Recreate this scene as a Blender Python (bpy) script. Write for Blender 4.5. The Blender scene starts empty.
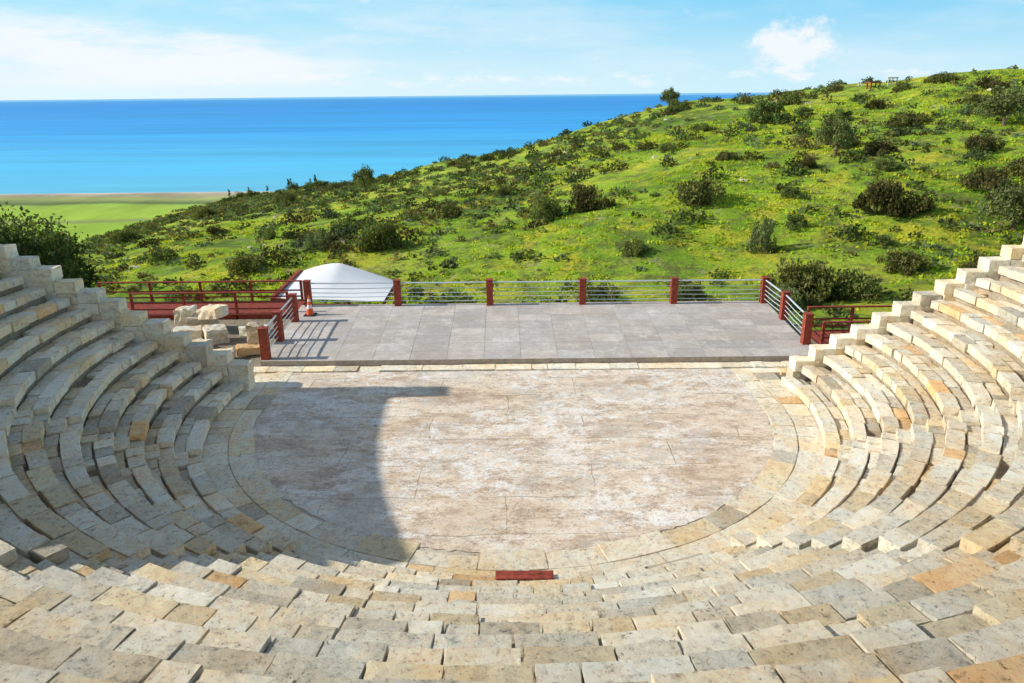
import bpy, bmesh, math, numpy as np
from mathutils import Vector, Matrix
rng=np.random.default_rng(7)
scene=bpy.context.scene
scene.view_settings.view_transform='Standard'
scene.view_settings.look='None'
scene.view_settings.exposure=0
R=math.radians
SUN_EL=30.0
# ------------------------------------------------------------ camera
cd=bpy.data.cameras.new('camera');cam=bpy.data.objects.new('camera',cd);scene.collection.objects.link(cam)
cd.sensor_width=36; cd.lens=26.0; cd.clip_start=.1; cd.clip_end=200000
cam.matrix_world=Matrix.Translation((0,0,9))@Matrix.Rotation(R(90-18.49),4,'X')@Matrix.Rotation(R(-0.6),4,'Z')
scene.camera=cam
# ------------------------------------------------------------ helpers
def hash3(ix,iy,iz,seed=0):
    h=(ix.astype(np.int64)*374761393+iy.astype(np.int64)*668265263+iz.astype(np.int64)*2147483647+seed*1013904223)&0xffffffff
    h=((h^(h>>13))*1274126177)&0xffffffff
    h=(h^(h>>16))&0xffffffff
    return h/4294967295.0
def vnoise(P,seed=0):
    P=np.asarray(P,float); F=np.floor(P); f=P-F; f=f*f*(3-2*f); I=F.astype(np.int64)
    r=0
    for a in (0,1):
        for b in (0,1):
            for c in (0,1):
                w=(f[...,0] if a else 1-f[...,0])*(f[...,1] if b else 1-f[...,1])*(f[...,2] if c else 1-f[...,2])
                r=r+w*hash3(I[...,0]+a,I[...,1]+b,I[...,2]+c,seed)
    return r*2-1
def fbm2(x,y,sc,seed=0,o=4):
    r=0;a=1;s=0
    for i in range(o):
        r=r+a*vnoise(np.stack([x*sc*2**i,y*sc*2**i,np.full_like(x,i*3.7)],-1),seed+i);s+=a;a*=.5
    return r/s
def link(o,parent=None):
    scene.collection.objects.link(o)
    if parent is not None:o.parent=parent
    return o
def np_mesh(name,V,F,tint=None,mats=(),midx=None,smooth=False):
    V=np.asarray(V,np.float32).reshape(-1,3);F=np.asarray(F,np.int32);m,k=F.shape
    me=bpy.data.meshes.new(name)
    me.vertices.add(len(V));me.vertices.foreach_set('co',V.ravel())
    me.loops.add(m*k);me.loops.foreach_set('vertex_index',F.ravel())
    me.polygons.add(m);me.polygons.foreach_set('loop_start',np.arange(0,m*k,k,dtype=np.int32))
    if midx is not None: me.polygons.foreach_set('material_index',np.asarray(midx,np.int32))
    me.polygons.foreach_set('use_smooth',np.full(m,smooth))
    me.update(calc_edges=True)
    if tint is not None:
        T=np.ones((len(V),4),np.float32);T[:,:3]=tint
        a=me.color_attributes.new('tint','FLOAT_COLOR','POINT');a.data.foreach_set('color',T.ravel())
    for mt in mats: me.materials.append(mt)
    return me
def add(name,me,parent=None):
    return link(bpy.data.objects.new(name,me),parent)
# ---- material helpers
class NT:
    def __init__(s,name,rough=.9,spec=.2):
        s.m=bpy.data.materials.new(name);s.m.use_nodes=True;s.t=s.m.node_tree;s.b=s.t.nodes['Principled BSDF']
        s.b.inputs['Roughness'].default_value=rough
        s.b.inputs['Specular IOR Level'].default_value=spec
        s.tc=s.t.nodes.new('ShaderNodeTexCoord')
    def n(s,ty,**k):
        nd=s.t.nodes.new(ty)
        for a,v in k.items():
            if a.startswith('_'):setattr(nd,a[1:],v)
        return nd
    def l(s,a,b):s.t.links.new(a,b)
    def mapping(s,scale,rot=0):
        mp=s.n('ShaderNodeMapping');mp.inputs['Scale'].default_value=scale;mp.inputs['Rotation'].default_value=(0,0,rot);s.l(s.tc.outputs['Object'],mp.inputs['Vector']);return mp.outputs['Vector']
    def noise(s,sc,det=6,rough=.6,vec=None,dist=0):
        nd=s.n('ShaderNodeTexNoise');nd.inputs['Scale'].default_value=sc;nd.inputs['Detail'].default_value=det
        nd.inputs['Roughness'].default_value=rough;nd.inputs['Distortion'].default_value=dist
        s.l(vec or s.tc.outputs['Object'],nd.inputs['Vector']);return nd.outputs['Fac']
    def ramp(s,fac,stops,interp='LINEAR'):
        nd=s.n('ShaderNodeValToRGB');nd.color_ramp.interpolation=interp;e=nd.color_ramp.elements
        while len(e)<len(stops):e.new(.5)
        for i,(p,c) in enumerate(stops):
            e[i].position=p;e[i].color=(c[0],c[1],c[2],1) if hasattr(c,'__len__') else (c,c,c,1)
        s.l(fac,nd.inputs['Fac']);return nd.outputs['Color']
    def mix(s,a,b,fac,mode='MIX'):
        nd=s.n('ShaderNodeMix');nd.data_type='RGBA';nd.blend_type=mode
        if not isinstance(fac,(int,float)):s.l(fac,nd.inputs[0])
        else:nd.inputs[0].default_value=fac
        for v,i in ((a,6),(b,7)):
            if isinstance(v,tuple):nd.inputs[i].default_value=(*v,1)
            else:s.l(v,nd.inputs[i])
        return nd.outputs[2]
    def attr(s,name='tint'):
        nd=s.n('ShaderNodeAttribute');nd.attribute_name=name;return nd.outputs['Color']
    def math(s,op,a,b=0.):
        nd=s.n('ShaderNodeMath');nd.operation=op
        for v,i in ((a,0),(b,1)):
            if isinstance(v,(int,float)):nd.inputs[i].default_value=v
            else:s.l(v,nd.inputs[i])
        return nd.outputs[0]
    def bump(s,h,st,dist=.02,prev=None):
        nd=s.n('ShaderNodeBump');nd.inputs['Strength'].default_value=st;nd.inputs['Distance'].default_value=dist
        s.l(h,nd.inputs['Height'])
        if prev is not None:s.l(prev,nd.inputs['Normal'])
        return nd.outputs['Normal']
    def color(s,c):s.l(c,s.b.inputs['Base Color'])
    def normal(s,n):s.l(n,s.b.inputs['Normal'])
def stone_mat(name,light,mid,dark,tint=True):
    k=NT(name,.95,.1)
    big=k.noise(.8,9,.7)
    c=k.ramp(big,[(.30,dark),(.43,mid),(.57,light)])
    och=k.noise(.6,9,.8,k.mapping((1.1,.9,1.3)))
    c=k.mix(c,(mid[0]*1.0,mid[1]*.83,mid[2]*.60),k.ramp(och,[(.48,0.),(.63,.65)]))
    fine=k.noise(7,10,.82)
    c=k.mix(c,k.ramp(fine,[(.35,.42),(.445,1.0),(.60,1.2)]),1.,'MULTIPLY')
    pit=k.noise(15,7,.8,None,.6)
    c=k.mix(c,k.ramp(pit,[(.37,.22),(.425,1.)]),.85,'MULTIPLY')
    lich=k.noise(2.3,11,.86)
    c=k.mix(c,(.33,.30,.255),k.ramp(lich,[(.56,0.),(.66,.55)]))
    if tint:c=k.mix(c,k.attr(),1.,'MULTIPLY')
    k.color(c)
    n=k.bump(fine,1.,.07);n=k.bump(pit,.9,.03,n);k.normal(n)
    return k.m
M_stone=stone_mat('limestone',(1.0,.95,.79),(1.0,.88,.66),(.86,.72,.50))
M_core=stone_mat('rubble_fill',(.56,.47,.35),(.45,.37,.26),(.26,.22,.16),False)
M_mortar=stone_mat('mortar_bed',(.85,.75,.60),(.70,.60,.46),(.45,.38,.29),False)
def simple(name,col,rough=.6,metal=0,spec=.3,var=.25,sc=6,bump=.2):
    k=NT(name,rough,spec);k.b.inputs['Metallic'].default_value=metal
    f=k.noise(sc,6,.7)
    c=k.ramp(f,[(.3,tuple(v*(1-var) for v in col)),(.7,tuple(min(1,v*(1+var)) for v in col))])
    k.color(c)
    if bump:k.normal(k.bump(k.noise(sc*6,5),bump,.01))
    return k.m
M_red=simple('weathered_red_wood',(.29,.055,.03),.75,var=.55,sc=7,bump=.5)
M_steel=simple('galvanised_steel',(.62,.68,.72),.4,.3,.5,.12,9,0)
M_canvas=simple('white_canvas',(.85,.85,.85),.8,0,.2,.03,2,.1)
M_orange=simple('orange_plastic',(.85,.13,.03),.45,0,.4,.1,5,0)
M_white=simple('white_plastic',(.8,.8,.8),.5,0,.4,.05,5,0)
M_black=simple('black_rubber',(.03,.03,.03),.7,0,.3,.1,5,0)
M_bark=simple('bark',(.16,.12,.08),.95,0,.1,.4,8,.6)
M_rock=stone_mat('grey_rock',(.72,.68,.58),(.55,.5,.4),(.3,.28,.22),False)
# ------------------------------------------------------------ block builder
def rbox(xs,ys,zs):
    nx,ny,nz=len(xs),len(ys),len(zs);idx={};P=[]
    def v(i,j,k):
        if (i,j,k) not in idx: idx[(i,j,k)]=len(P);P.append((i,j,k))
        return idx[(i,j,k)]
    F=[]
    for i in range(nx-1):
        for j in range(ny-1):
            F.append((v(i,j,nz-1),v(i+1,j,nz-1),v(i+1,j+1,nz-1),v(i,j+1,nz-1)))
            F.append((v(i,j,0),v(i,j+1,0),v(i+1,j+1,0),v(i+1,j,0)))
    for i in range(nx-1):
        for k in range(nz-1):
            F.append((v(i,0,k),v(i+1,0,k),v(i+1,0,k+1),v(i,0,k+1)))
            F.append((v(i,ny-1,k),v(i,ny-1,k+1),v(i+1,ny-1,k+1),v(i+1,ny-1,k)))
    for j in range(ny-1):
        for k in range(nz-1):
            F.append((v(0,j,k),v(0,j,k+1),v(0,j+1,k+1),v(0,j+1,k)))
            F.append((v(nx-1,j,k),v(nx-1,j+1,k),v(nx-1,j+1,k+1),v(nx-1,j,k+1)))
    return np.array(P),np.array(F),(nx,ny,nz)
class Blocks:
    def __init__(s,cuts=(7,5,4),bev=.025,amp=.035,chip=1.):
        s.T=rbox(range(cuts[0]),range(cuts[1]),range(cuts[2]));s.bev=bev;s.amp=amp;s.chip=chip;s.L=[]
    def arc(s,r,th,z,a,b,c,tint,tilt=(0,0),cx=0,cy=20.6):
        s.L.append((1,r,th,z,a,b,c,*tint,*tilt,cx,cy))
    def box(s,x,y,z,a,b,c,tint,yaw=0,tilt=(0,0)):
        s.L.append((0,x,yaw,z,a,b,c,*tint,*tilt,0,y))
    def build(s,name,mat,smooth=False):
        A=np.array(s.L,float);N=len(A);P,F,(nx,ny,nz)=s.T;n=len(P)
        def coords(idx,cnt,half):
            h=half[:,None];bv=np.minimum(s.bev,h*.3)
            t=(idx[None,:]-1)/(cnt-3) if cnt>3 else np.full((1,len(idx)),.5)
            c=(-h+bv)+(2*h-2*bv)*t
            c=np.where(idx[None,:]==0,-h,c);c=np.where(idx[None,:]==cnt-1,h,c)
            return c,bv
        X,bx=coords(P[:,0],nx,A[:,4]);Y,by=coords(P[:,1],ny,A[:,5]);Z,bz=coords(P[:,2],nz,A[:,6])
        L=np.stack([X,Y,Z],-1);half=A[:,4:7][:,None,:];bv=np.stack([bx,by,bz],-1)
        core=np.clip(L,-(half-bv),half-bv);d=L-core;ln=np.linalg.norm(d,axis=-1,keepdims=True);dn=d/np.maximum(ln,1e-6)
        L=core+dn*bv
        off=np.random.default_rng(3).uniform(0,500,(N,1,3))
        q=L+off
        nz1=vnoise(q*2.3,1)*s.amp*.8+vnoise(q*7.5,2)*s.amp*.8
        corner=(np.abs(d)>1e-6).sum(-1)
        chip=(np.maximum(0,vnoise(q*4.1,5)-.15)*.10+np.maximum(0,vnoise(q*13,6)-.12)*.05)*s.chip*(corner>=2)
        L=L+dn*(nz1-chip)[...,None]
        L[...,2]+=A[:,10,None]*L[...,0]+A[:,11,None]*L[...,1]
        arc=A[:,0,None]>.5
        th=A[:,2,None]+L[...,0]/np.maximum(A[:,1,None],.1)
        rr=A[:,1,None]+L[...,1]
        ax=A[:,12,None]+rr*np.cos(th);ay=A[:,13,None]+rr*np.sin(th)
        cy,sy=np.cos(A[:,2,None]),np.sin(A[:,2,None])
        bxx=A[:,1,None]+L[...,0]*cy-L[...,1]*sy;byy=A[:,13,None]+L[...,0]*sy+L[...,1]*cy
        W=np.stack([np.where(arc,ax,bxx),np.where(arc,ay,byy),A[:,3,None]+L[...,2]],-1)
        T=np.repeat(A[:,7:10][:,None,:],n,1)
        FF=(F[None]+(np.arange(N)*n)[:,None,None]).reshape(-1,4)
        me=np_mesh(name,W,FF,T.reshape(-1,3),[mat],smooth=smooth)
        return add(name,me)
def rt(lo=.80,hi=1.12):
    v=rng.uniform(lo,hi);q=rng.random()
    if q<.03:return (v*1.0,v*.74,v*.50)
    if q<.20:return (v*1.0,v*.90,v*.74)
    if q<.28:return (v*.74,v*.72,v*.70)
    w=rng.uniform(-.01,.035);return (v*(1+w),v,v*(1-w))
CY=20.6;R0=8.75;DR=.62;DH=.354;NR=16
AIS=[R(180+24.5),R(180+62),R(360-62),R(360-24.5)]
def segs(t0,t1,rad,gap):
    out=[];cur=t0
    for a in AIS:
        w=gap/rad
        out.append((cur,a-w));cur=a+w
    out.append((cur,t1));return out
B=Blocks((9,6,4),.009,.012)
for k in range(NR):
    rin=R0+k*DR;zt=(k+1)*DH
    de=math.asin(1.45/rin)
    for (f,dep,r_off,ztop,lo,hi) in ((0,.37,-.02,0,.40,1.15),(1,.32,.36,-.045,.35,1.0)):
        rc=rin+r_off+dep/2
        for (a0,a1) in segs(math.pi-de,2*math.pi+de,rc,.42):
            t=a0
            while t<a1-1e-4:
                ln=rng.uniform(lo,hi);dt=ln/rc
                if a1-(t+dt)<.35/rc:dt=a1-t
                s=dt*rc
                h=.12 if f==0 else .10
                dz=rng.normal(0,.010)
                if rng.random()<.08:dz-=rng.uniform(.03,.10)
                if not (f==1 and rng.random()<.035):
                    B.arc(rc+rng.normal(0,.016),t+dt/2,zt+ztop-h+dz,s/2-rng.choice([.004,.008,.013,.02]),dep/2+rng.normal(-.003,.008),h,rt(),(rng.normal(0,.012),rng.normal(0,.016)),cy=CY)
                t+=dt
for a in AIS:
    for k in range(NR*2):
        r=R0+k*DR/2;z=(k+1)*DH/2
        for sgn in (-1,1):
            B.arc(r+.165,a+sgn*.2/r,z-.14+rng.normal(0,.008),.19,.175,.14,rt(.8,1.0),(0,rng.normal(0,.02)),cy=CY)
B.build('theatre_seating',M_stone)
V=[];F=[];prof=[(R0+.10,-.3)]
for k in range(NR):
    prof+= [(R0+k*DR+.10,(k+1)*DH-.15),(R0+(k+1)*DR+.10,(k+1)*DH-.15)]
prof+=[(20.4,NR*DH-.15),(20.4,-.3)]
st=[]
t0_,t1_=math.pi-.11,2*math.pi+.11
for i in range(97):st.append((t0_+(t1_-t0_)*i/96,0))
for a in AIS:
    st=[q for q in st if abs(q[0]-a)>.055]
    for o_,f_ in ((-.0405,0),(-.040,1),(.040,1),(.0405,0)):st.append((a+o_,f_))
st.sort()
for th,fl in st:
    for j,(r,z) in enumerate(prof):
        zz=z-.24 if (fl and 0<j<len(prof)-1) else z
        V.append((r*math.cos(th),CY+r*math.sin(th),zz))
n=len(prof)
for i in range(len(st)-1):
    for j in range(n-1):F.append((i*n+j,(i+1)*n+j,(i+1)*n+j+1,i*n+j+1))
add('theatre_foundation',np_mesh('theatre_foundation',V,F,None,[M_core]))
W=Blocks((6,5,5),.02,.02)
rr=19.25
for c in range(9):
    z0=5.0+c*.42
    th=math.pi-.075
    while th<2*math.pi+.07:
        dt=rng.uniform(.7,1.2)/rr
        y=CY+rr*math.sin(th+dt/2)
        top=float(np.interp(y,[6,8.0,8.4,9.2,13],[6.45,6.5,7.2,7.75,8.6]))  # wall is out of view; left height profile shaped to set the shadow edge
        if math.cos(th)>0: top=6.5
        if z0+.2<top:W.arc(rr,th+dt/2,z0+.21,dt*rr/2-.004,.28,.205,rt(.75,1.05),cy=CY)
        th+=dt
for q in ((-19.6,21.5),(-18.75,21.55)):  # unseen end blocks, stacked taller to lengthen the shadow tip
    for c in range(9):
        W.box(q[0],q[1],5.7+c*.42+.2,.42,.4,.205,rt(.7,1))
W.build('upper_shadow_wall',M_stone)
for sgn,x0 in ((-1,8.45),(1,9.0)):
    E=Blocks((6,6,5),.010,.014)
    for k in range(17):
        x=x0+.31+k*DR
        top=(k+1)*DH+.52+rng.normal(0,.025)
        n=int(math.ceil((top+.2)/.36))
        for c in range(n):
            zz=top-.18-c*.36
            E.box(sgn*(x+rng.normal(0,.015)),22.35+rng.normal(0,.02),zz,.315,.27+rng.normal(0,.01),.178,rt(.88,1.12),rng.normal(0,.03))
    E.build('stepped_end_wall',M_stone)
# ------------------------------------------------------------ orchestra
k=NT('orchestra_paving',.95,.12)
vec=k.mapping((.45,1.3,1))
a=k.noise(.7,10,.76,vec);b=k.noise(2.2,13,.9,None,.5);c2=k.noise(16,8,.82)
c=k.ramp(a,[(.37,(.56,.41,.29)),(.46,(.82,.65,.48)),(.56,(.94,.80,.63))])
pch=k.ramp(k.noise(.30,8,.8,k.mapping((.8,1.3,1))),[(.45,0.),(.53,1.)])
c=k.mix(c,(1.,.97,.92),k.mix((0,0,0),k.ramp(b,[(.47,0.),(.52,.9)]),pch))
c=k.mix(c,(.48,.33,.22),k.ramp(k.noise(1.3,13,.92,k.mapping((.8,1.3,1),.1)),[(.50,0.),(.555,.78)]))
c=k.mix(c,(.66,.59,.50),k.ramp(k.noise(.4,9,.8,k.mapping((1.1,.9,1),.6)),[(.52,0.),(.58,.6)]))
c=k.mix(c,k.ramp(c2,[(.38,.36),(.45,1.)]),.85,'MULTIPLY')
br=k.n('ShaderNodeTexBrick');br.inputs['Scale'].default_value=1.;br.inputs['Brick Width'].default_value=4.3;br.inputs['Row Height'].default_value=1.55
br.inputs['Mortar Size'].default_value=.014;br.inputs['Color1'].default_value=(1,1,1,1);br.inputs['Color2'].default_value=(.88,.86,.83,1);br.inputs['Mortar'].default_value=(.42,.37,.31,1)
wv=k.n('ShaderNodeVectorMath');wv.operation='MULTIPLY_ADD'
nzv=k.n('ShaderNodeTexNoise');nzv.inputs['Scale'].default_value=.8;nzv.inputs['Detail'].default_value=6;k.l(k.tc.outputs['Object'],nzv.inputs['Vector'])
k.l(nzv.outputs['Color'],wv.inputs[0]);wv.inputs[1].default_value=(.35,.35,0);k.l(k.tc.outputs['Object'],wv.inputs[2]);k.l(wv.outputs[0],br.inputs['Vector'])
c=k.mix(c,br.outputs['Color'],k.ramp(k.noise(.5,4,.6),[(.42,.0),(.55,.8)]),'MULTIPLY')
k.color(c);k.normal(k.bump(c2,.9,.02,k.bump(b,.7,.04)))
def floor_sheet(name,radf,xe,ye,z,mat):
    bm=bmesh.new();vs=[]
    for i in range(193):
        th=math.pi+math.pi*i/192;rad=radf(i)
        vs.append(bm.verts.new((rad*math.cos(th),CY+rad*math.sin(th),z)))
    vs.append(bm.verts.new((xe,ye,z)));vs.append(bm.verts.new((-xe,ye,z)))
    bm.faces.new(vs);me=bpy.data.meshes.new(name);bm.to_mesh(me);bm.free();me.materials.append(mat);return add(name,me)
floor_sheet('walkway_bed',lambda i:8.84,8.84,23.70,.002,M_mortar)
rj=np.random.default_rng(9).normal(0,.03,193);rj[0]=rj[-1]=0
floor_sheet('orchestra_floor',lambda i:7.5+rj[i],7.5,23.71,.018,k.m)
S=Blocks((9,7,4),.008,.012,.8)
for (ra,rb) in ((7.49,8.10),(8.11,8.82)):
    rc=(ra+rb)/2;t=math.pi
    while t<2*math.pi:
        dt=rng.uniform(.4,1.6)/rc
        if 2*math.pi-(t+dt)<.5/rc:dt=2*math.pi-t
        w_=rng.normal(0,.03) if ra<8 else 0
        S.arc(rc+w_,t+dt/2,-.072+rng.normal(0,.007),dt*rc/2-.005,(rb-ra)/2-.003-w_,.1,rt(.86,1.04),(rng.normal(0,.004),rng.normal(0,.006)),cy=CY);t+=dt
for sgn in (-1,1):
    for (xa,xb) in ((7.49,8.1),(8.11,8.82)):
        y=CY+.02
        while y<23.1:
            l=rng.uniform(.5,1.1);S.box(sgn*(xa+xb)/2,y+l/2,-.066+rng.normal(0,.007),(xb-xa)/2-.006,l/2-.007,.095,rt(.86,1.04),rng.normal(0,.02));y+=l
for (ya,yb,xs,xe) in ((23.2,23.70,-9.4,-7.50),(23.2,23.70,7.5,11.5),(23.72,24.27,-9.8,11.8)):
        x=xs
        while x<xe-.1:
            l=min(rng.uniform(.4,1.6),xe-x);w_=rng.uniform(0,.06)
            S.box(x+l/2,(ya+yb)/2+w_/2,(-.055 if ya<23.3 else -.03)+rng.normal(0,.008),l/2-.006,(yb-ya)/2-.004-w_/2,.085,rt(.98,1.14),rng.normal(0,.008));x+=l
S.build('stone_walkway',M_stone)
def boxbm(bm,x0,x1,y0,y1,z0,z1,mi=0,mat=None):
    r=bmesh.ops.create_cube(bm,size=1);vs=r['verts']
    for v in vs:
        v.co=Vector(((v.co.x+.5)*(x1-x0)+x0,(v.co.y+.5)*(y1-y0)+y0,(v.co.z+.5)*(z1-z0)+z0))
        if mat is not None:v.co=mat@v.co
    for f in set(f for v in vs for f in v.link_faces):f.material_index=mi
def beam(bm,p,q,w,h,mi=0,ext=0):
    p=Vector(p);q=Vector(q);d=q-p;L=d.length;d.normalize()
    side=d.cross(Vector((0,0,1)))
    if side.length<1e-4:side=Vector((1,0,0))
    side.normalize();up=side.cross(d)
    m=Matrix((( d.x,side.x,up.x,p.x),(d.y,side.y,up.y,p.y),(d.z,side.z,up.z,p.z),(0,0,0,1)))
    boxbm(bm,-ext,L+ext,-w/2,w/2,-h/2,h/2,mi,m)
def tube(bm,p,q,r0,r1,mi=0,n=8):
    p=Vector(p);q=Vector(q);d=q-p
    m=Matrix.Translation((p+q)/2)@d.to_track_quat('Z','Y').to_matrix().to_4x4()
    r=bmesh.ops.create_cone(bm,cap_ends=True,segments=n,radius1=r0,radius2=r1,depth=d.length,matrix=m)
    for f in set(f for v in r['verts'] for f in v.link_faces):f.material_index=mi
def fin(bm,name,mats,bevel=0,parent=None,smooth=False):
    bmesh.ops.recalc_face_normals(bm,faces=bm.faces[:])
    me=bpy.data.meshes.new(name);bm.to_mesh(me);bm.free()
    for m in mats:me.materials.append(m)
    o=add(name,me,parent)
    if bevel:
        b=o.modifiers.new('b','BEVEL');b.width=bevel;b.segments=2;b.limit_method='ANGLE'
    return o
bm=bmesh.new()
for i in range(2):boxbm(bm,-.36,.74,11.72+i*.125,11.84+i*.125,.372,.402)
for x in (-.2,.2,.6):boxbm(bm,x-.03,x+.03,11.73,11.95,.33,.371)
fin(bm,'wooden_step_board',[M_red],.006)
# ------------------------------------------------------------ stage
SZ=.24
FL,FR,BR,BL=Vector((-8.8,24.3,0)),Vector((10.72,24.3,0)),Vector((11.2,31.5,0)),Vector((-9.3,31.6,0))
def SP(u,v):return (FL.lerp(FR,u)).lerp(BL.lerp(BR,u),v)
k=NT('grey_paving',.9,.15)
f=k.noise(2.2,8,.7);g=k.noise(26,5,.7)
c=k.ramp(f,[(.3,(.47,.415,.375)),(.55,(.60,.54,.49)),(.75,(.69,.635,.585))])
c=k.mix(c,k.ramp(g,[(.35,.75),(.6,1.05)]),1.,'MULTIPLY');c=k.mix(c,k.attr(),1.,'MULTIPLY')
c=k.mix(c,(.44,.37,.30),k.ramp(k.noise(.7,10,.85),[(.49,0.),(.60,.6)]))
c=k.mix(c,(.78,.72,.64),k.ramp(k.noise(.9,10,.85,k.mapping((1.3,.8,1),.7)),[(.53,0.),(.61,.5)]))
k.color(c);k.normal(k.bump(g,.3,.006));M_tile=k.m
bm=bmesh.new()
lay=bm.verts.layers.float_color.new('tint')
NU,NV=15,8
for i in range(NU):
    for j in range(NV):
        e=.005/1.3;ev=.005/.92
        z=SZ+rng.normal(0,.0015)
        ps=[SP((i+e)/NU,(j+ev)/NV),SP((i+1-e)/NU,(j+ev)/NV),SP((i+1-e)/NU,(j+1-ev)/NV),SP((i+e)/NU,(j+1-ev)/NV)]
        tv=[bm.verts.new((p.x,p.y,z)) for p in ps];bv=[bm.verts.new((p.x,p.y,z-.04)) for p in ps]
        t=rng.uniform(.84,1.1);w=rng.uniform(-.03,.03)
        for v in tv+bv:v[lay]=(t*(1+w),t,t*(1-w),1)
        bm.faces.new(tv)
        for a_ in range(4):bm.faces.new((tv[a_],bv[a_],bv[(a_+1)%4],tv[(a_+1)%4]))
stage=bpy.data.objects.new('stage_platform',None);link(stage)
fin(bm,'paving_tiles',[M_tile],0,stage)
bm=bmesh.new()
tv=[bm.verts.new((p.x,p.y,SZ-.012)) for p in (FL,FR,BR,BL)];bv=[bm.verts.new((p.x,p.y,-1.2)) for p in (FL,FR,BR,BL)]
bm.faces.new(tv)
for a_ in range(4):bm.faces.new((tv[a_],bv[a_],bv[(a_+1)%4],tv[(a_+1)%4]))
fin(bm,'base',[simple('platform_concrete',(.36,.31,.26),.95)],0,stage)
PH=1.12
def post(bm,x,y,z=SZ,h=PH,w=.28):
    boxbm(bm,x-w/2,x+w/2,y-w/2,y+w/2,z,z+h,0)
    boxbm(bm,x-w/2-.02,x+w/2+.02,y-w/2-.02,y+w/2+.02,z+h+.002,z+h+.04,0)
def railing(name,pts,z=SZ,skip=False):
    bm=bmesh.new()
    for i,p in enumerate(pts):
        if not(skip and i==0):post(bm,p[0],p[1],z)
    for a_,b_ in zip(pts[:-1],pts[1:]):
        for i,h in enumerate((.22,.42,.60,.80,1.03)):
            r=.034 if h>1 else .018
            m_=((a_[0]+b_[0])/2,(a_[1]+b_[1])/2,z+h-(.012 if h>1 else .02+.01*rng.random()))
            tube(bm,(a_[0],a_[1],z+h),m_,r,r,1,8);tube(bm,m_,(b_[0],b_[1],z+h),r,r,1,8)
    return fin(bm,name,[M_red,M_steel],.012)
railing('stage_railing',[(-8.92,31.4),(-4.98,31.35),(-.95,31.3),(3.1,31.28),(7.08,31.25),(11.0,31.2)])
railing('stage_railing',[(11.0,31.2),(11.0,28.7),(10.72,25.6)],skip=True)
railing('stage_railing',[(-8.9,29.1),(-8.78,26.6),(-8.66,24.55)])
def wrail(name,pts,z,h=.95,sp=1.6):
    bm=bmesh.new()
    for a_,b_ in zip(pts[:-1],pts[1:]):
        a_=Vector((*a_,0));b_=Vector((*b_,0));L=(b_-a_).length;n=max(1,round(L/sp))
        for i in range(n+1):
            p=a_.lerp(b_,i/n);boxbm(bm,p.x-.05,p.x+.05,p.y-.05,p.y+.05,z-.25,z+h)
        for hh,w in ((h+.03,.12),(.5,.06),(.22,.06)):
            beam(bm,a_+Vector((0,0,z+hh)),b_+Vector((0,0,z+hh)),w,.06 if hh<h else .055,0,.05)
    return fin(bm,name,[M_red],.008)
def deck(name,x0,x1,y0,y1,z):
    bm=bmesh.new();x=x0
    while x<x1:
        boxbm(bm,x,x+.135,y0,y1,z-.04+rng.normal(0,.002),z,0);x+=.145
    boxbm(bm,x0,x1,y0+.05,y0+.13,z-.22,z-.045);boxbm(bm,x0,x1,y1-.13,y1-.05,z-.22,z-.045)
    x=x0+.3
    while x<x1:
        for yy in (y0+.09,y1-.09):boxbm(bm,x-.06,x+.06,yy-.06,yy+.06,-3,z-.225)
        x+=2.2
    return fin(bm,name,[M_red],.004)
deck('wooden_footbridge',-18.6,-9.4,30.4,32.6,SZ-.05)
wrail('wooden_railing',[(-18.6,32.5),(-9.5,32.5)],SZ-.05,.9,2.2)
wrail('wooden_railing',[(-16.2,30.5),(-9.55,30.5)],SZ-.05,.9,2.2)
deck('wooden_footbridge',11.4,15.0,25.9,27.6,.1)
wrail('wooden_railing',[(11.5,27.5),(14.9,27.5)],.1)
wrail('wooden_railing',[(11.5,26.0),(13.2,26.0)],.1,.8)
# ------------------------------------------------------------ shade sail
can=bpy.data.objects.new('shade_canopy',None);link(can)
V=[];F=[];n1,n2=31,13
x0,x1,y0,y1=-11.7,-6.35,35.4,39.6
def top(u):
    if u<.42:return .45+.55*math.sin(u/.42*math.pi/2)
    t=(u-.42)/.58;return 1-(.85*t+.15*t*t)
for j in range(n2):
    for i in range(n1):
        u=i/(n1-1);v=j/(n2-1)
        z=-.56*u-.36*(1-u)-.12+(top(u)*.95)*v-.12*math.sin(v*math.pi)*math.sin(u*math.pi)
        V.append((x0+(x1-x0)*u+.30*v*(1-u),y0+(y1-y0)*v+.10*math.sin(u*math.pi)*(1-2*v),z))
for j in range(n2-1):
    for i in range(n1-1):F.append((j*n1+i,j*n1+i+1,(j+1)*n1+i+1,(j+1)*n1+i))
add('fabric',np_mesh('fabric',V,F,None,[M_canvas],smooth=True),can)
bm=bmesh.new()
zl=V[0][2]; zl2=V[(n2-1)*n1][2]
beam(bm,(x0-.12,y0,zl+.02),(x0+.20,y1,zl2-.02),.2,.24);beam(bm,(x1,y0,-.80),(x1,y1,-.80),.12,.14)
beam(bm,(x0-.15,y0-.2,zl+.05),(x0+1.4,y0-.22,zl-.14),.12,.16)
beam(bm,(x0,y0+.1,zl-.35),(x1,y0+.1,-.92),.1,.14);beam(bm,(x0,y1,zl-.35),(x1,y1,-.92),.1,.14)
for xx,zt in ((x0,zl-.12),(x1,-.88),((x0+x1)/2,-.9)):
    for yy in (y0+.1,y1):boxbm(bm,xx-.08,xx+.08,yy-.08,yy+.08,-5,zt)
fin(bm,'frame',[M_red],.01,can)
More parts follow.
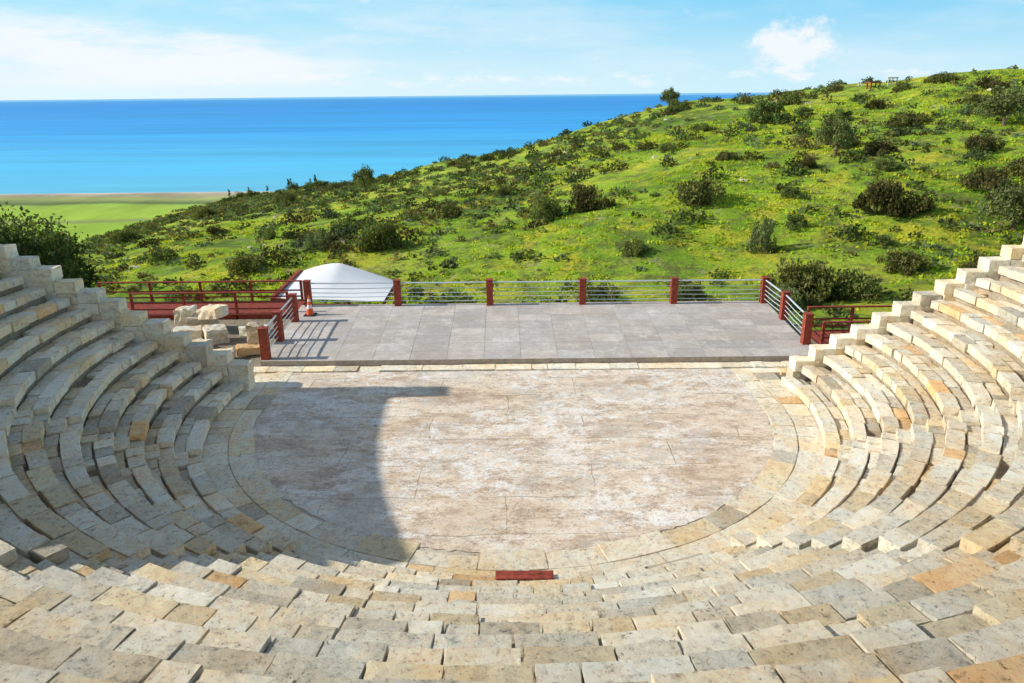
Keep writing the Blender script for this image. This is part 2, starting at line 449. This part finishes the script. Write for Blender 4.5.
# ------------------------------------------------------------ traffic cone
cone=bpy.data.objects.new('traffic_cone',None);link(cone);cone.location=(-8.5,30.0,SZ)
bm=bmesh.new();boxbm(bm,-.2,.2,-.2,.2,0,.04,1)
def R_(z):return .15-.125*z/.72
for za,zb,mi in ((.04,.26,0),(.26,.40,2),(.40,.52,0),(.52,.62,2),(.62,.74,0)):
    tube(bm,(0,0,za),(0,0,zb),R_(za),R_(zb),mi,24)
fin(bm,'body',[M_orange,M_black,M_white],0,cone);cone.scale=(1.15,1.15,1.15)
# ------------------------------------------------------------ ruin blocks near stage left
Q=Blocks((8,8,8),.03,.05,1.8)
for (x,y,z,a,b,c,yw) in ((-12.6,28.9,.3,.55,.4,.3,.2),(-12.0,28.6,.82,.45,.4,.22,-.3),(-13.3,29.0,.45,.35,.4,.45,.1),(-11.5,27.4,.25,.4,.35,.3,.5),
     (-9.6,26.4,.45,.28,.28,.5,.1),(-9.7,26.0,.12,.5,.4,.15,.4),(-10.7,25.2,.12,.6,.3,.15,.1),(-11.9,26.3,.1,.5,.4,.2,.9),(-12.6,27.5,.2,.5,.4,.3,.3),(-10.3,28.2,.15,.5,.35,.2,-.4)):
    Q.box(x,y,z,a,b,c,rt(.75,1.0),yw,(rng.normal(0,.05),rng.normal(0,.05)))
for (x,y,z,a,b,c,yw) in ((12.6,24.5,.1,.5,.3,.2,.1),(13.8,24.9,.1,.4,.3,.2,.4),(14.8,25.0,.05,.5,.4,.25,1)):
    Q.box(x,y,z,a,b,c,rt(.75,1.0),yw)
Q.build('fallen_stone_blocks',M_stone)
# ------------------------------------------------------------ terrain
RT=[(-.8,60,-5),(-.62,100,-11.8),(-.545,185,-24),(-.464,215,-23.4),(-.36,235,-21.3),(-.27,220,-16.7),(-.17,200,-11.6),(-.08,190,-6.7),(.01,180,-3.3),(.113,170,2.4),(.19,165,5.9),(.24,160,7.4),(.318,150,8.3),(.433,140,10.1),(.56,125,11.65),(.75,110,11.9)]
RU=np.array([r[0] for r in RT]);RY=np.array([r[1] for r in RT],float);RZ=np.array([r[2] for r in RT],float)
def sst(a,b,x):
    t=np.clip((x-a)/(b-a),0,1);return t*t*(3-2*t)
def H(x,y):
    x=np.asarray(x,float);y=np.asarray(y,float)
    u=x/np.maximum(y,36);yr=np.interp(u,RU,RY);zr=np.interp(u,RU,RZ)
    t=np.clip((y-36)/(yr-36),0,1)
    h=-2.5+(zr+2.5)*t-3*np.exp(-((y-52)/14)**2)
    h=h+fbm2(x,y,.045,3)*1.2*sst(38,60,y)*(1-.6*t)+fbm2(x,y,.2,9,3)*.3*sst(38,60,y)
    dd=np.maximum(0,y-yr);fall=.5*dd*sst(0,25,dd)
    h=h-fall
    h=np.maximum(h,-78+fbm2(x,y,.01,5,2)*.3)
    beach=sst(715,790,y);h=np.where(y>600,-78-6*beach,h)
    r=np.hypot(x,y-CY)
    th=-.05+fbm2(x,y,.5,21,3)*.012
    bank=6.1*sst(19.6,20.6,r)*(1-sst(21.8,23.0,y))
    th=th+bank
    sh=4.5*sst(11.2,12.5,x)
    w=sst(32.5-sh,36.5-sh*.6,y);h=th*(1-w)+h*w
    return h
def axis(segs_):
    o=[]
    for a,b,s in segs_:o+=list(np.arange(a,b,s))
    return np.array(o+[segs_[-1][1]])
xs=axis([(-6000,-1000,500),(-1000,-300,60),(-300,-130,8),(-130,-24,1.2),(-24,24,.8),(24,110,1.2),(110,300,10),(300,1000,70),(1000,6000,500)])
ys=axis([(-600,-40,40),(-40,16,2),(16,44,.6),(44,130,1.0),(130,260,1.6),(260,500,12),(500,640,14),(640,820,6),(820,960,70)])
GX,GY=np.meshgrid(xs,ys);GZ=H(GX.ravel(),GY.ravel()).reshape(GX.shape)
nx,ny=len(xs),len(ys)
I=np.arange(nx*ny).reshape(ny,nx)
F=np.stack([I[:-1,:-1],I[:-1,1:],I[1:,1:],I[1:,:-1]],-1).reshape(-1,4)
k=NT('grassland',1.,.05)
geo=k.n('ShaderNodeNewGeometry');sep=k.n('ShaderNodeSeparateXYZ');k.l(geo.outputs['Position'],sep.inputs[0])
g1=k.noise(.06,8,.7);g2=k.noise(.45,8,.75);g3=k.noise(4,8,.8)
c=k.ramp(g1,[(.34,(.12,.20,.03)),(.43,(.21,.36,.035)),(.52,(.36,.54,.045)),(.64,(.56,.62,.08))])
c=k.mix(c,(.15,.15,.07),k.ramp(g2,[(.48,0.),(.58,.75)]))
c=k.mix(c,(.76,.68,.06),k.ramp(k.noise(.14,9,.8,k.mapping((1,1,1),.5)),[(.51,0.),(.61,.75)]))
c=k.mix(c,(.58,.49,.34),k.ramp(k.noise(.33,9,.85),[(.575,0.),(.63,.7)]))
c=k.mix(c,k.ramp(g3,[(.33,.4),(.48,1.),(.68,1.35)]),1.,'MULTIPLY')
yy=k.math('ADD',sep.outputs['Y'],k.math('MULTIPLY',k.math('SUBTRACT',k.noise(.012,4,.6),.5),50.))
yn=k.math('DIVIDE',yy,800.)
fld=k.ramp(yn,[(.0,(.10,.13,.04)),(.46,(.50,.36,.24)),(.50,(.42,.36,.20)),(.52,(.38,.52,.07)),(.68,(.36,.54,.07)),(.69,(.30,.34,.13)),(.715,(.42,.60,.08)),(.80,(.38,.54,.09)),(.815,(.16,.21,.09)),(.85,(.42,.47,.16)),(.89,(.45,.38,.26)),(.915,(.70,.60,.48)),(1.,(.78,.68,.56))])
fld=k.mix(fld,k.ramp(k.noise(.03,6,.6,k.mapping((1,.3,1))),[(.3,.75),(.7,1.15)]),1.,'MULTIPLY')
mz=k.math('LESS_THAN',sep.outputs['Z'],-70.)
c=k.mix(c,fld,mz)
earth=k.ramp(k.noise(1.5,8,.7),[(.3,(.42,.34,.24)),(.6,(.6,.5,.37)),(.75,(.72,.62,.47))])
earth=k.mix(earth,(.15,.2,.05),k.ramp(k.noise(.9,5,.6),[(.60,0.),(.68,.7)]))
ysh=k.math('ADD',sep.outputs['Y'],k.math('MULTIPLY',k.math('GREATER_THAN',sep.outputs['X'],11.6),7.))
c=k.mix(c,earth,k.math('LESS_THAN',k.math('ADD',ysh,k.math('MULTIPLY',g2,3.)),34.5))
k.color(c);k.normal(k.bump(g3,1.,.25,k.bump(g2,.7,.9)));M_ground=k.m
add('ground',np_mesh('ground',np.stack([GX,GY,GZ],-1),F,None,[M_ground],smooth=True))
# ------------------------------------------------------------ sea
k=NT('sea_water',.5,.1)
geo=k.n('ShaderNodeNewGeometry');sep=k.n('ShaderNodeSeparateXYZ');k.l(geo.outputs['Position'],sep.inputs[0])
lg=k.math('LOGARITHM',k.math('MAXIMUM',k.math('ADD',sep.outputs['Y'],k.math('MULTIPLY',k.noise(.0012,4,.6),500.)),10.),10.)
f=k.math('DIVIDE',k.math('SUBTRACT',lg,2.85),1.75)
c=k.ramp(f,[(0.,(.26,.72,.84)),(.13,(.10,.54,.82)),(.3,(.04,.37,.78)),(.6,(.03,.29,.71)),(.85,(.06,.34,.71)),(1.,(.24,.54,.79))])  # near stops are shallow water; paler far stop paints horizon haze
st=k.noise(1.,7,.65,k.mapping((.0008,.006,1)))
c=k.mix(c,k.ramp(st,[(.32,.80),(.68,1.17)]),1.,'MULTIPLY')
k.color(c);k.normal(k.bump(k.noise(.08,5,.6,k.mapping((.5,1.5,1))),.3,2.))
me=np_mesh('sea',[(-80000,-300,-80.5),(80000,-300,-80.5),(80000,90000,-80.5),(-80000,90000,-80.5)],[(0,1,2,3)],None,[k.m]);add('sea',me)
# ------------------------------------------------------------ foliage
def foliage_mat(name,base,trans=.3):
    k=NT(name,.75,.1)
    c=k.mix(k.attr(),base,1.,'MULTIPLY')
    k.color(c)
    tr=k.n('ShaderNodeBsdfTranslucent');k.l(k.mix(c,(1.3,1.25,.6),1.,'MULTIPLY'),tr.inputs['Color'])
    mx=k.n('ShaderNodeMixShader');mx.inputs[0].default_value=trans
    k.l(k.b.outputs[0],mx.inputs[1]);k.l(tr.outputs[0],mx.inputs[2])
    k.l(mx.outputs[0],k.t.nodes['Material Output'].inputs['Surface']);return k.m
M_leaf=foliage_mat('leaf_green',(.13,.165,.055))
M_scrub=foliage_mat('scrub_leaf',(.21,.245,.085))
M_grass=foliage_mat('grass_blade',(.46,.60,.05),.35)
def quads(C,size,rg,tall=1.,upbias=0.):
    n=len(C);a=rg.normal(size=(n,3));a[:,2]+=upbias;a/=np.linalg.norm(a,axis=1,keepdims=True)
    b=rg.normal(size=(n,3));b-=a*(a*b).sum(1,keepdims=True);b/=np.linalg.norm(b,axis=1,keepdims=True)
    s=(size if hasattr(size,'__len__') else np.full(n,size))[:,None]*.5
    a=a*s*tall;b=b*s*.7
    return np.stack([C-a,C-b*1.,C+a,C+b],1)
def bush_mesh(name,seed,w=1.,h=.6,nl=2600,ls=.055,clumps=26,trunk=0.,mat=None,tall_clump=1.,tone=(1,1,1)):
    rg=np.random.default_rng(seed)
    cc=[];cr=[]
    for i in range(clumps):
        d=rg.normal(size=3);d/=np.linalg.norm(d);d[2]=abs(d[2])*1.0-.12
        q=rg.uniform(.35,.95)**.7
        cc.append((d[0]*w*q,d[1]*w*q,trunk+h*.15+max(0,d[2])*h*q*rg.uniform(.75,1.1)));cr.append(rg.uniform(.17,.36)*w)
    cc=np.array(cc);cr=np.array(cr)
    pick=rg.integers(0,clumps,nl)
    d=rg.normal(size=(nl,3));d/=np.linalg.norm(d,axis=1,keepdims=True)
    rad=rg.uniform(.25,1.08,nl)**.6
    C=cc[pick]+d*(rad*cr[pick])[:,None]*np.array([1,1,.8*tall_clump])
    C[:,2]=np.maximum(C[:,2],.02)
    Q=quads(C,rg.uniform(.6,1.5,nl)*ls*w,rg,1.25)
    ct=rg.uniform(.55,1.5,clumps)
    t=(ct[pick]*rg.uniform(.7,1.3,nl))[:,None]*np.array(tone)[None]*np.stack([rg.uniform(.85,1.25,nl),np.ones(nl),rg.uniform(.6,1.1,nl)],1)
    V=Q.reshape(-1,3);T=np.repeat(t,4,0);F=np.arange(len(V)).reshape(-1,4)
    bm=bmesh.new()
    if trunk>0:
        pts=[Vector((0,0,-.2)),Vector((.05*w,.02,trunk*.5)),Vector((-.02,.04*w,trunk))]
        tube(bm,pts[0],pts[1],.09*w,.07*w);tube(bm,pts[1],pts[2],.07*w,.055*w);base=pts[2]
    else:base=Vector((0,0,-.1))
    for i in range(0,clumps,2 if clumps<40 else 3):
        q=Vector(cc[i]);mid=base.lerp(q,.5)+Vector(rg.normal(size=3)*.05*w)
        tube(bm,base,mid,.035*w,.022*w,0,5);tube(bm,mid,q,.022*w,.008*w,0,5)
    bmesh.ops.triangulate(bm,faces=bm.faces[:]);bm.verts.index_update()
    bv=np.array([v.co[:] for v in bm.verts]);bf=[[v.index+len(V) for v in f.verts] for f in bm.faces];bm.free()
    me=bpy.data.meshes.new(name)
    allV=np.concatenate([V,bv]);me.from_pydata(allV.tolist(),[],F.tolist()+bf)
    me.materials.append(mat or M_leaf);me.materials.append(M_bark)
    me.polygons.foreach_set('material_index',np.array([0]*len(F)+[1]*len(bf),np.int32))
    TT=np.ones((len(allV),4),np.float32);TT[:len(V),:3]=T
    a=me.color_attributes.new('tint','FLOAT_COLOR','POINT');a.data.foreach_set('color',TT.ravel());me.update()
    return me
shr=[bush_mesh('shrub',s,1.,h,3000,.075,30,0,None,1.,t) for s,h,t in ((1,.75,(1,1,1)),(2,.6,(1.1,.95,1)),(3,.9,(.85,.95,1)))]
dk=[bush_mesh('dark_shrub',s,1.,h,3000,.075,28,0,None,1.,(.85,.66,.8)) for s,h in ((11,.7),(12,.6))]
gr=[bush_mesh('grey_shrub',21,1.,.9,3000,.07,26,0,None,1.3,(1.5,1.5,2.3))]
tr=[bush_mesh('olive_tree',s,1.,1.0,3600,.07,34,.35,None,1.,(1.15,1.1,1.4)) for s in (31,32)]
cy=[bush_mesh('cypress_tree',41,.35,2.2,1600,.2,26,.2,None,1.6,(.6,.75,.7))]
def plant(name,me,x,y,wd,ht=None):
    o=add(name,me);s=wd/2.1
    sz=s if ht is None else ht/(max(v.co.z for v in me.vertices))
    o.location=(x,y,float(H(np.array([x]),np.array([y]))[0])-.05);o.scale=(s,s,sz);o.rotation_euler=(0,0,rng.uniform(0,6.28));return o
PL=[('olive_tree',tr[0],32.4,157,4.5,4.2),('shrub',shr[0],31.8,144.5,5.5,2.4),('shrub',shr[2],36.7,111,6.2,4.2),('shrub',shr[0],44.9,124,4.5,2.4),
('olive_tree',tr[1],34,79.5,4.8,4.6),('dark_shrub',dk[0],37.9,78,4,1.6),('dark_shrub',dk[0],31.3,63,5,3.2),('dark_shrub',dk[1],33.6,62,4,2),
('olive_tree',tr[0],52.6,82,6.2,4.3),('olive_tree',tr[1],38.8,57,5.4,4.2),('shrub',shr[1],47,90.5,5,1.9),('dark_shrub',dk[1],41.4,65.5,4.2,2),
('olive_tree',tr[1],-28.5,147,5.5,5.8),('shrub',shr[0],3.4,73,3.8,2.5),('dark_shrub',dk[0],8,73.5,4.8,2.8),('shrub',shr[1],17.8,70,5.2,2.6),
('shrub',shr[0],-12.9,71,5.2,3.0),('grey_shrub',gr[0],-19,72.5,3,2.2),('grey_shrub',gr[0],20.1,58.5,2.3,3),('shrub',shr[1],18.8,46.5,5,2.9),('grey_shrub',gr[0],16.6,44,3.2,1.8),('shrub',shr[0],22,45.5,3.5,2),
('shrub',shr[0],-70.5,136,7,3),('shrub',shr[1],-62,150,6,2.5),('shrub',shr[2],52.5,117,2.4,1.4),('shrub',shr[0],59.3,117.5,3,1.5),('shrub',shr[1],64.4,116,5,1.6),('dark_shrub',dk[1],65,105.5,4,1.8),
('dark_shrub',dk[0],30,77,2.4,1.3),('shrub',shr[1],46,66.5,4.5,2.2),('shrub',shr[1],-6.9,84,3.2,1.6),('dark_shrub',dk[1],16.1,111.5,3,1.3),('shrub',shr[0],28,113,3,1.3),
('shrub',shr[2],24,62,2,1.6),('shrub',shr[1],28,52,3.5,1.6),('dark_shrub',dk[1],33,50,4,1.6),('shrub',shr[0],10,60,2.5,1.3),('shrub',shr[2],43,100,3.4,2),('shrub',shr[1],57,95,3.5,1.6),
('shrub',shr[0],-1,95,3,1.5),('shrub',shr[2],38,92,2.4,1.4),('dark_shrub',dk[0],46,74,3.6,1.8),('shrub',shr[1],24,84,2.6,1.1),('shrub',shr[0],-30,90,3,1.4),('dark_shrub',dk[1],-42,105,3,1.4),('shrub',shr[0],20,98,2.8,1.2),
('dark_shrub',dk[0],50,68,4,1.8),('shrub',shr[1],54,74,4,2),('shrub',shr[0],36,72,2.5,1.2),('dark_shrub',dk[1],60,88,4,1.7),('shrub',shr[2],42,110,3,1.6),('dark_shrub',dk[0],50,106,3.5,1.5),('shrub',shr[2],26,69,2.2,1.2),('dark_shrub',dk[0],37,84,3,1.4),('shrub',shr[2],29,57,2.2,1.2),('dark_shrub',dk[1],44,59,3.5,1.6),
('dark_shrub',dk[1],-15,62,3.4,1.7),('shrub',shr[1],-24,66,3.8,1.7),('shrub',shr[0],-4,52,3,1.5),('shrub',shr[1],6,50,3.4,1.5),('dark_shrub',dk[0],-22,50,3,1.5),('shrub',shr[0],12,49,3,1.4),('dark_shrub',dk[1],-12,48,3,1.3),('shrub',shr[2],-38,80,3.4,1.8),('olive_tree',tr[0],-45,150,4.5,3.6),
('shrub',shr[2],13.6,30.2,1.6,.9),('grey_shrub',gr[0],15.2,31,1.8,1.0),('shrub',shr[1],17.2,31.5,2.4,1.1),('shrub',shr[0],20,33,3,1.3)]
for p in PL:plant(*p)
for i in range(18):
    u=rng.uniform(-.38,-.25);y=np.interp(u,RU,RY)-3;plant('cypress_tree' if i%2 else 'shrub',cy[0] if i%2 else shr[2],u*y,y,rng.uniform(1.8,2.8) if i%2 else rng.uniform(3.5,7),rng.uniform(2.2,3.8) if i%2 else rng.uniform(1.6,2.8))
bt=bush_mesh('carob_tree',51,3.6,3.6,20000,.045,80,1.5,None,1.,(.72,.80,.8))
o=add('carob_tree',bt);o.location=(-25.3,36.6,-2.6);o.scale=(1.1,1.1,1.2)
o=add('carob_tree',bt);o.location=(-31,38,-3.6);o.rotation_euler=(0,0,2);o.scale=(1.1,1.1,1.25)
def scatter(n,x0,x1,y0,y1,fn,rg):
    X=rg.uniform(x0,x1,n);Y=rg.uniform(y0,y1,n);u=X/Y;yr=np.interp(u,RU,RY)
    m=(u>-.8)&(u<.85)&(Y<yr+4)&(rg.random(n)<fn(X,Y,u));X=X[m];Y=Y[m];return X,Y,H(X,Y)
rg=np.random.default_rng(5)
def tufts(name,X,Y,Z,rad,hh,per,lf,mat,dark=1.):
    n=len(X)
    d=rg.normal(size=(n,per,3));d/=np.linalg.norm(d,axis=2,keepdims=True);d[...,2]=np.abs(d[...,2])
    q=rg.uniform(.45,1.08,(n,per,1))
    C=np.stack([X,Y,Z],-1)[:,None]+d*q*np.stack([rad,rad*rg.uniform(.7,1.2,n),hh],-1)[:,None]
    sz=np.repeat(rad*lf,per)*rg.uniform(.6,1.3,n*per)
    Q=quads(C.reshape(-1,3),sz,rg)
    tt=rg.uniform(.35,1.15,n)*dark;br=rg.random(n)
    base=np.stack([tt*np.where(br<.3,1.15,.88),tt*np.where(br<.3,.85,1.),tt*np.where(br>.8,1.5,.9)],-1)
    T=np.repeat(base,per,0)*rg.uniform(.65,1.35,(n*per,1));T=np.repeat(T,4,0)
    V=Q.reshape(-1,3);add(name,np_mesh(name,V,np.arange(len(V)).reshape(-1,4),T,[mat]))
def dens(X,Y,u):
    d=sst(.0,.36,fbm2(X,Y,.06,31,3)+.34-.34*sst(-.1,.3,u))
    return np.clip(.08+d*.9,0,1)*np.clip(.40+Y/180,0,1)
X,Y,Z=scatter(19500,-130,105,37,240,dens,rg);n=len(X)
rad=rg.uniform(.2,.8,n)*(1+.3*(Y/150));tufts('scrub',X,Y,Z,rad,rad*rg.uniform(.5,.95,n),28,.5,M_scrub)
X,Y,Z=scatter(2300,-110,105,42,200,lambda X,Y,u:np.clip(.24+1.5*fbm2(X,Y,.05,63,3)+.12*(1-sst(45,75,Y)),0,1),rg);n=len(X)
rad=rg.uniform(.6,1.75,n);tufts('scrub_bushes',X,Y,Z,rad,rad*rg.uniform(.6,1.0,n),150,.24,M_scrub,.6)
X,Y,Z=scatter(18000,-70,80,36,120,lambda X,Y,u:np.clip(.2+.9*fbm2(X,Y,.09,77,3)+.3*sst(-.1,.3,u),0,1),rg)
n=len(X);per=12
C=np.stack([X,Y,Z],-1)[:,None]+np.concatenate([rg.normal(0,.3,(n,per,2)),rg.uniform(0,.12,(n,per,1))],-1)
Q=quads(C.reshape(-1,3),rg.uniform(.12,.32,n*per),rg,1.2,1.5)
tt=rg.uniform(.6,1.1,n);yl=rg.uniform(.8,1.35,n)
T=np.repeat(np.stack([tt*yl,tt,tt*.9],-1),per*4,0);V=Q.reshape(-1,3)
add('grass_tufts',np_mesh('grass_tufts',V,np.arange(len(V)).reshape(-1,4),T,[M_grass]))
K=Blocks((6,6,5),.15,.12,3)
X,Y,Z=scatter(420,-60,80,40,150,lambda X,Y,u:np.clip(fbm2(X,Y,.05,91,3)*1.4,0,1),rg)
for x,y,z in zip(X,Y,Z):
    s=rg.uniform(.1,.34);K.box(x,y,z+s*.05,s*rg.uniform(.8,1.5),s,s*rg.uniform(.35,.6),(1,1,1),rg.uniform(0,3))
K.build('limestone_rocks',M_rock)
def gz(x,y):return float(H(np.array([float(x)]),np.array([float(y)]))[0])
x,y=61.5,127;z=gz(x,y)
bm=bmesh.new()
for dx in (0,.7,1.4):
    tube(bm,(x+dx,y,z-.3),(x+dx,y,z+1.1),.1,.08,0,10)
boxbm(bm,x-.15,x+1.55,y-.12,y+.12,z+1.103,z+1.32)
fin(bm,'ruined_colonnade',[M_rock],0)
x,y=58.8,127;z=gz(x,y);bm=bmesh.new()
for dx in (0,1.4):
    for dy in (0,1.4):boxbm(bm,x+dx-.08,x+dx+.08,y+dy-.08,y+dy+.08,z-.3,z+.9)
boxbm(bm,x-.2,x+1.6,y-.2,y+1.6,z+.903,z+1.1)
fin(bm,'red_shelter',[M_red],0)
# ------------------------------------------------------------ light
w=bpy.data.worlds.new('World');scene.world=w;w.use_nodes=True;t=w.node_tree;bg=t.nodes['Background']
sky=t.nodes.new('ShaderNodeTexSky');sky.sky_type='NISHITA';sky.sun_disc=False;sky.sun_elevation=R(SUN_EL);sky.sun_rotation=R(-90)
sky.air_density=1.;sky.dust_density=.3;sky.ozone_density=2.
tc=t.nodes.new('ShaderNodeTexCoord');sp=t.nodes.new('ShaderNodeSeparateXYZ');t.links.new(tc.outputs['Generated'],sp.inputs[0])
def m_(op,a,b=0.):
    n=t.nodes.new('ShaderNodeMath');n.operation=op
    for i,v in enumerate((a,b)):
        if isinstance(v,(int,float)):n.inputs[i].default_value=v
        else:t.links.new(v,n.inputs[i])
    return n.outputs[0]
def nz(sc,scale,det=8,rough=.6,loc=(0,0,0)):
    mp=t.nodes.new('ShaderNodeMapping');mp.inputs['Scale'].default_value=scale;mp.inputs['Location'].default_value=loc
    t.links.new(tc.outputs['Generated'],mp.inputs['Vector'])
    n=t.nodes.new('ShaderNodeTexNoise');n.inputs['Scale'].default_value=sc;n.inputs['Detail'].default_value=det;n.inputs['Roughness'].default_value=rough
    t.links.new(mp.outputs[0],n.inputs['Vector']);return n.outputs['Fac']
def rng_(v,a,b):
    n=t.nodes.new('ShaderNodeMapRange');n.interpolation_type='SMOOTHSTEP';t.links.new(v,n.inputs[0]);n.inputs[1].default_value=a;n.inputs[2].default_value=b;return n.outputs[0]
def wmix(f,a,b):
    n=t.nodes.new('ShaderNodeMix');n.data_type='RGBA'
    for v,i in ((f,0),(a,6),(b,7)):
        if isinstance(v,tuple):n.inputs[i].default_value=(*v,1)
        elif isinstance(v,(int,float)):n.inputs[i].default_value=v
        else:t.links.new(v,n.inputs[i])
    return n.outputs[2]
SS=.12
def blob(dx,dz,sx,sz):
    u=m_('DIVIDE',sp.outputs['X'],m_('MAXIMUM',sp.outputs['Y'],.05))
    a=m_('DIVIDE',m_('SUBTRACT',u,dx),sx);b=m_('DIVIDE',m_('SUBTRACT',sp.outputs['Z'],dz),sz)
    return m_('POWER',2.718,m_('MULTIPLY',m_('ADD',m_('MULTIPLY',a,a),m_('MULTIPLY',b,b)),-1.))
S_=1/SS
side=rng_(sp.outputs['X'],-.65,.5)
hz=wmix(side,(.80*S_,.95*S_,1.0*S_),(.62*S_,.88*S_,.98*S_))
up=wmix(side,(.40*S_,.80*S_,.99*S_),(.22*S_,.65*S_,.95*S_))
low=wmix(rng_(sp.outputs['Z'],-.01,.13),hz,up)
col=wmix(rng_(sp.outputs['Z'],.12,.6),low,sky.outputs[0])
wisp=nz(3.,(1,1,5.5),9,.62)
puff=nz(20.,(1,1,1.4),12,.72,(3,1,2))
mask=m_('MULTIPLY',rng_(sp.outputs['Z'],.003,.02),m_('ADD',m_('MULTIPLY',blob(-.5,.05,.35,.045),1.),.3))
c1=m_('MULTIPLY',rng_(wisp,.40,.66),mask)
c2=m_('MULTIPLY',rng_(m_('ADD',m_('MULTIPLY',blob(.36,.052,.070,.045),.50),puff),.72,1.00),.9)
c3=m_('MULTIPLY',rng_(m_('ADD',m_('MULTIPLY',blob(.1,.018,.5,.012),.2),nz(22.,(1,1,3.),6)),.62,.85),.7)
cf=m_('MINIMUM',m_('ADD',m_('ADD',c1,c2),c3),.92)
fin_=wmix(cf,col,(.93*S_,.97*S_,1.0*S_))
t.links.new(fin_,bg.inputs['Color']);bg.inputs['Strength'].default_value=SS
sl=bpy.data.lights.new('sun','SUN');sl.energy=5;sl.angle=R(.5);sl.color=(1,.955,.86);so=link(bpy.data.objects.new('sun',sl))
d=Vector((math.cos(R(SUN_EL)),0.02,-math.sin(R(SUN_EL))));so.rotation_euler=d.to_track_quat('-Z','Y').to_euler();so.location=(-60,20,50)
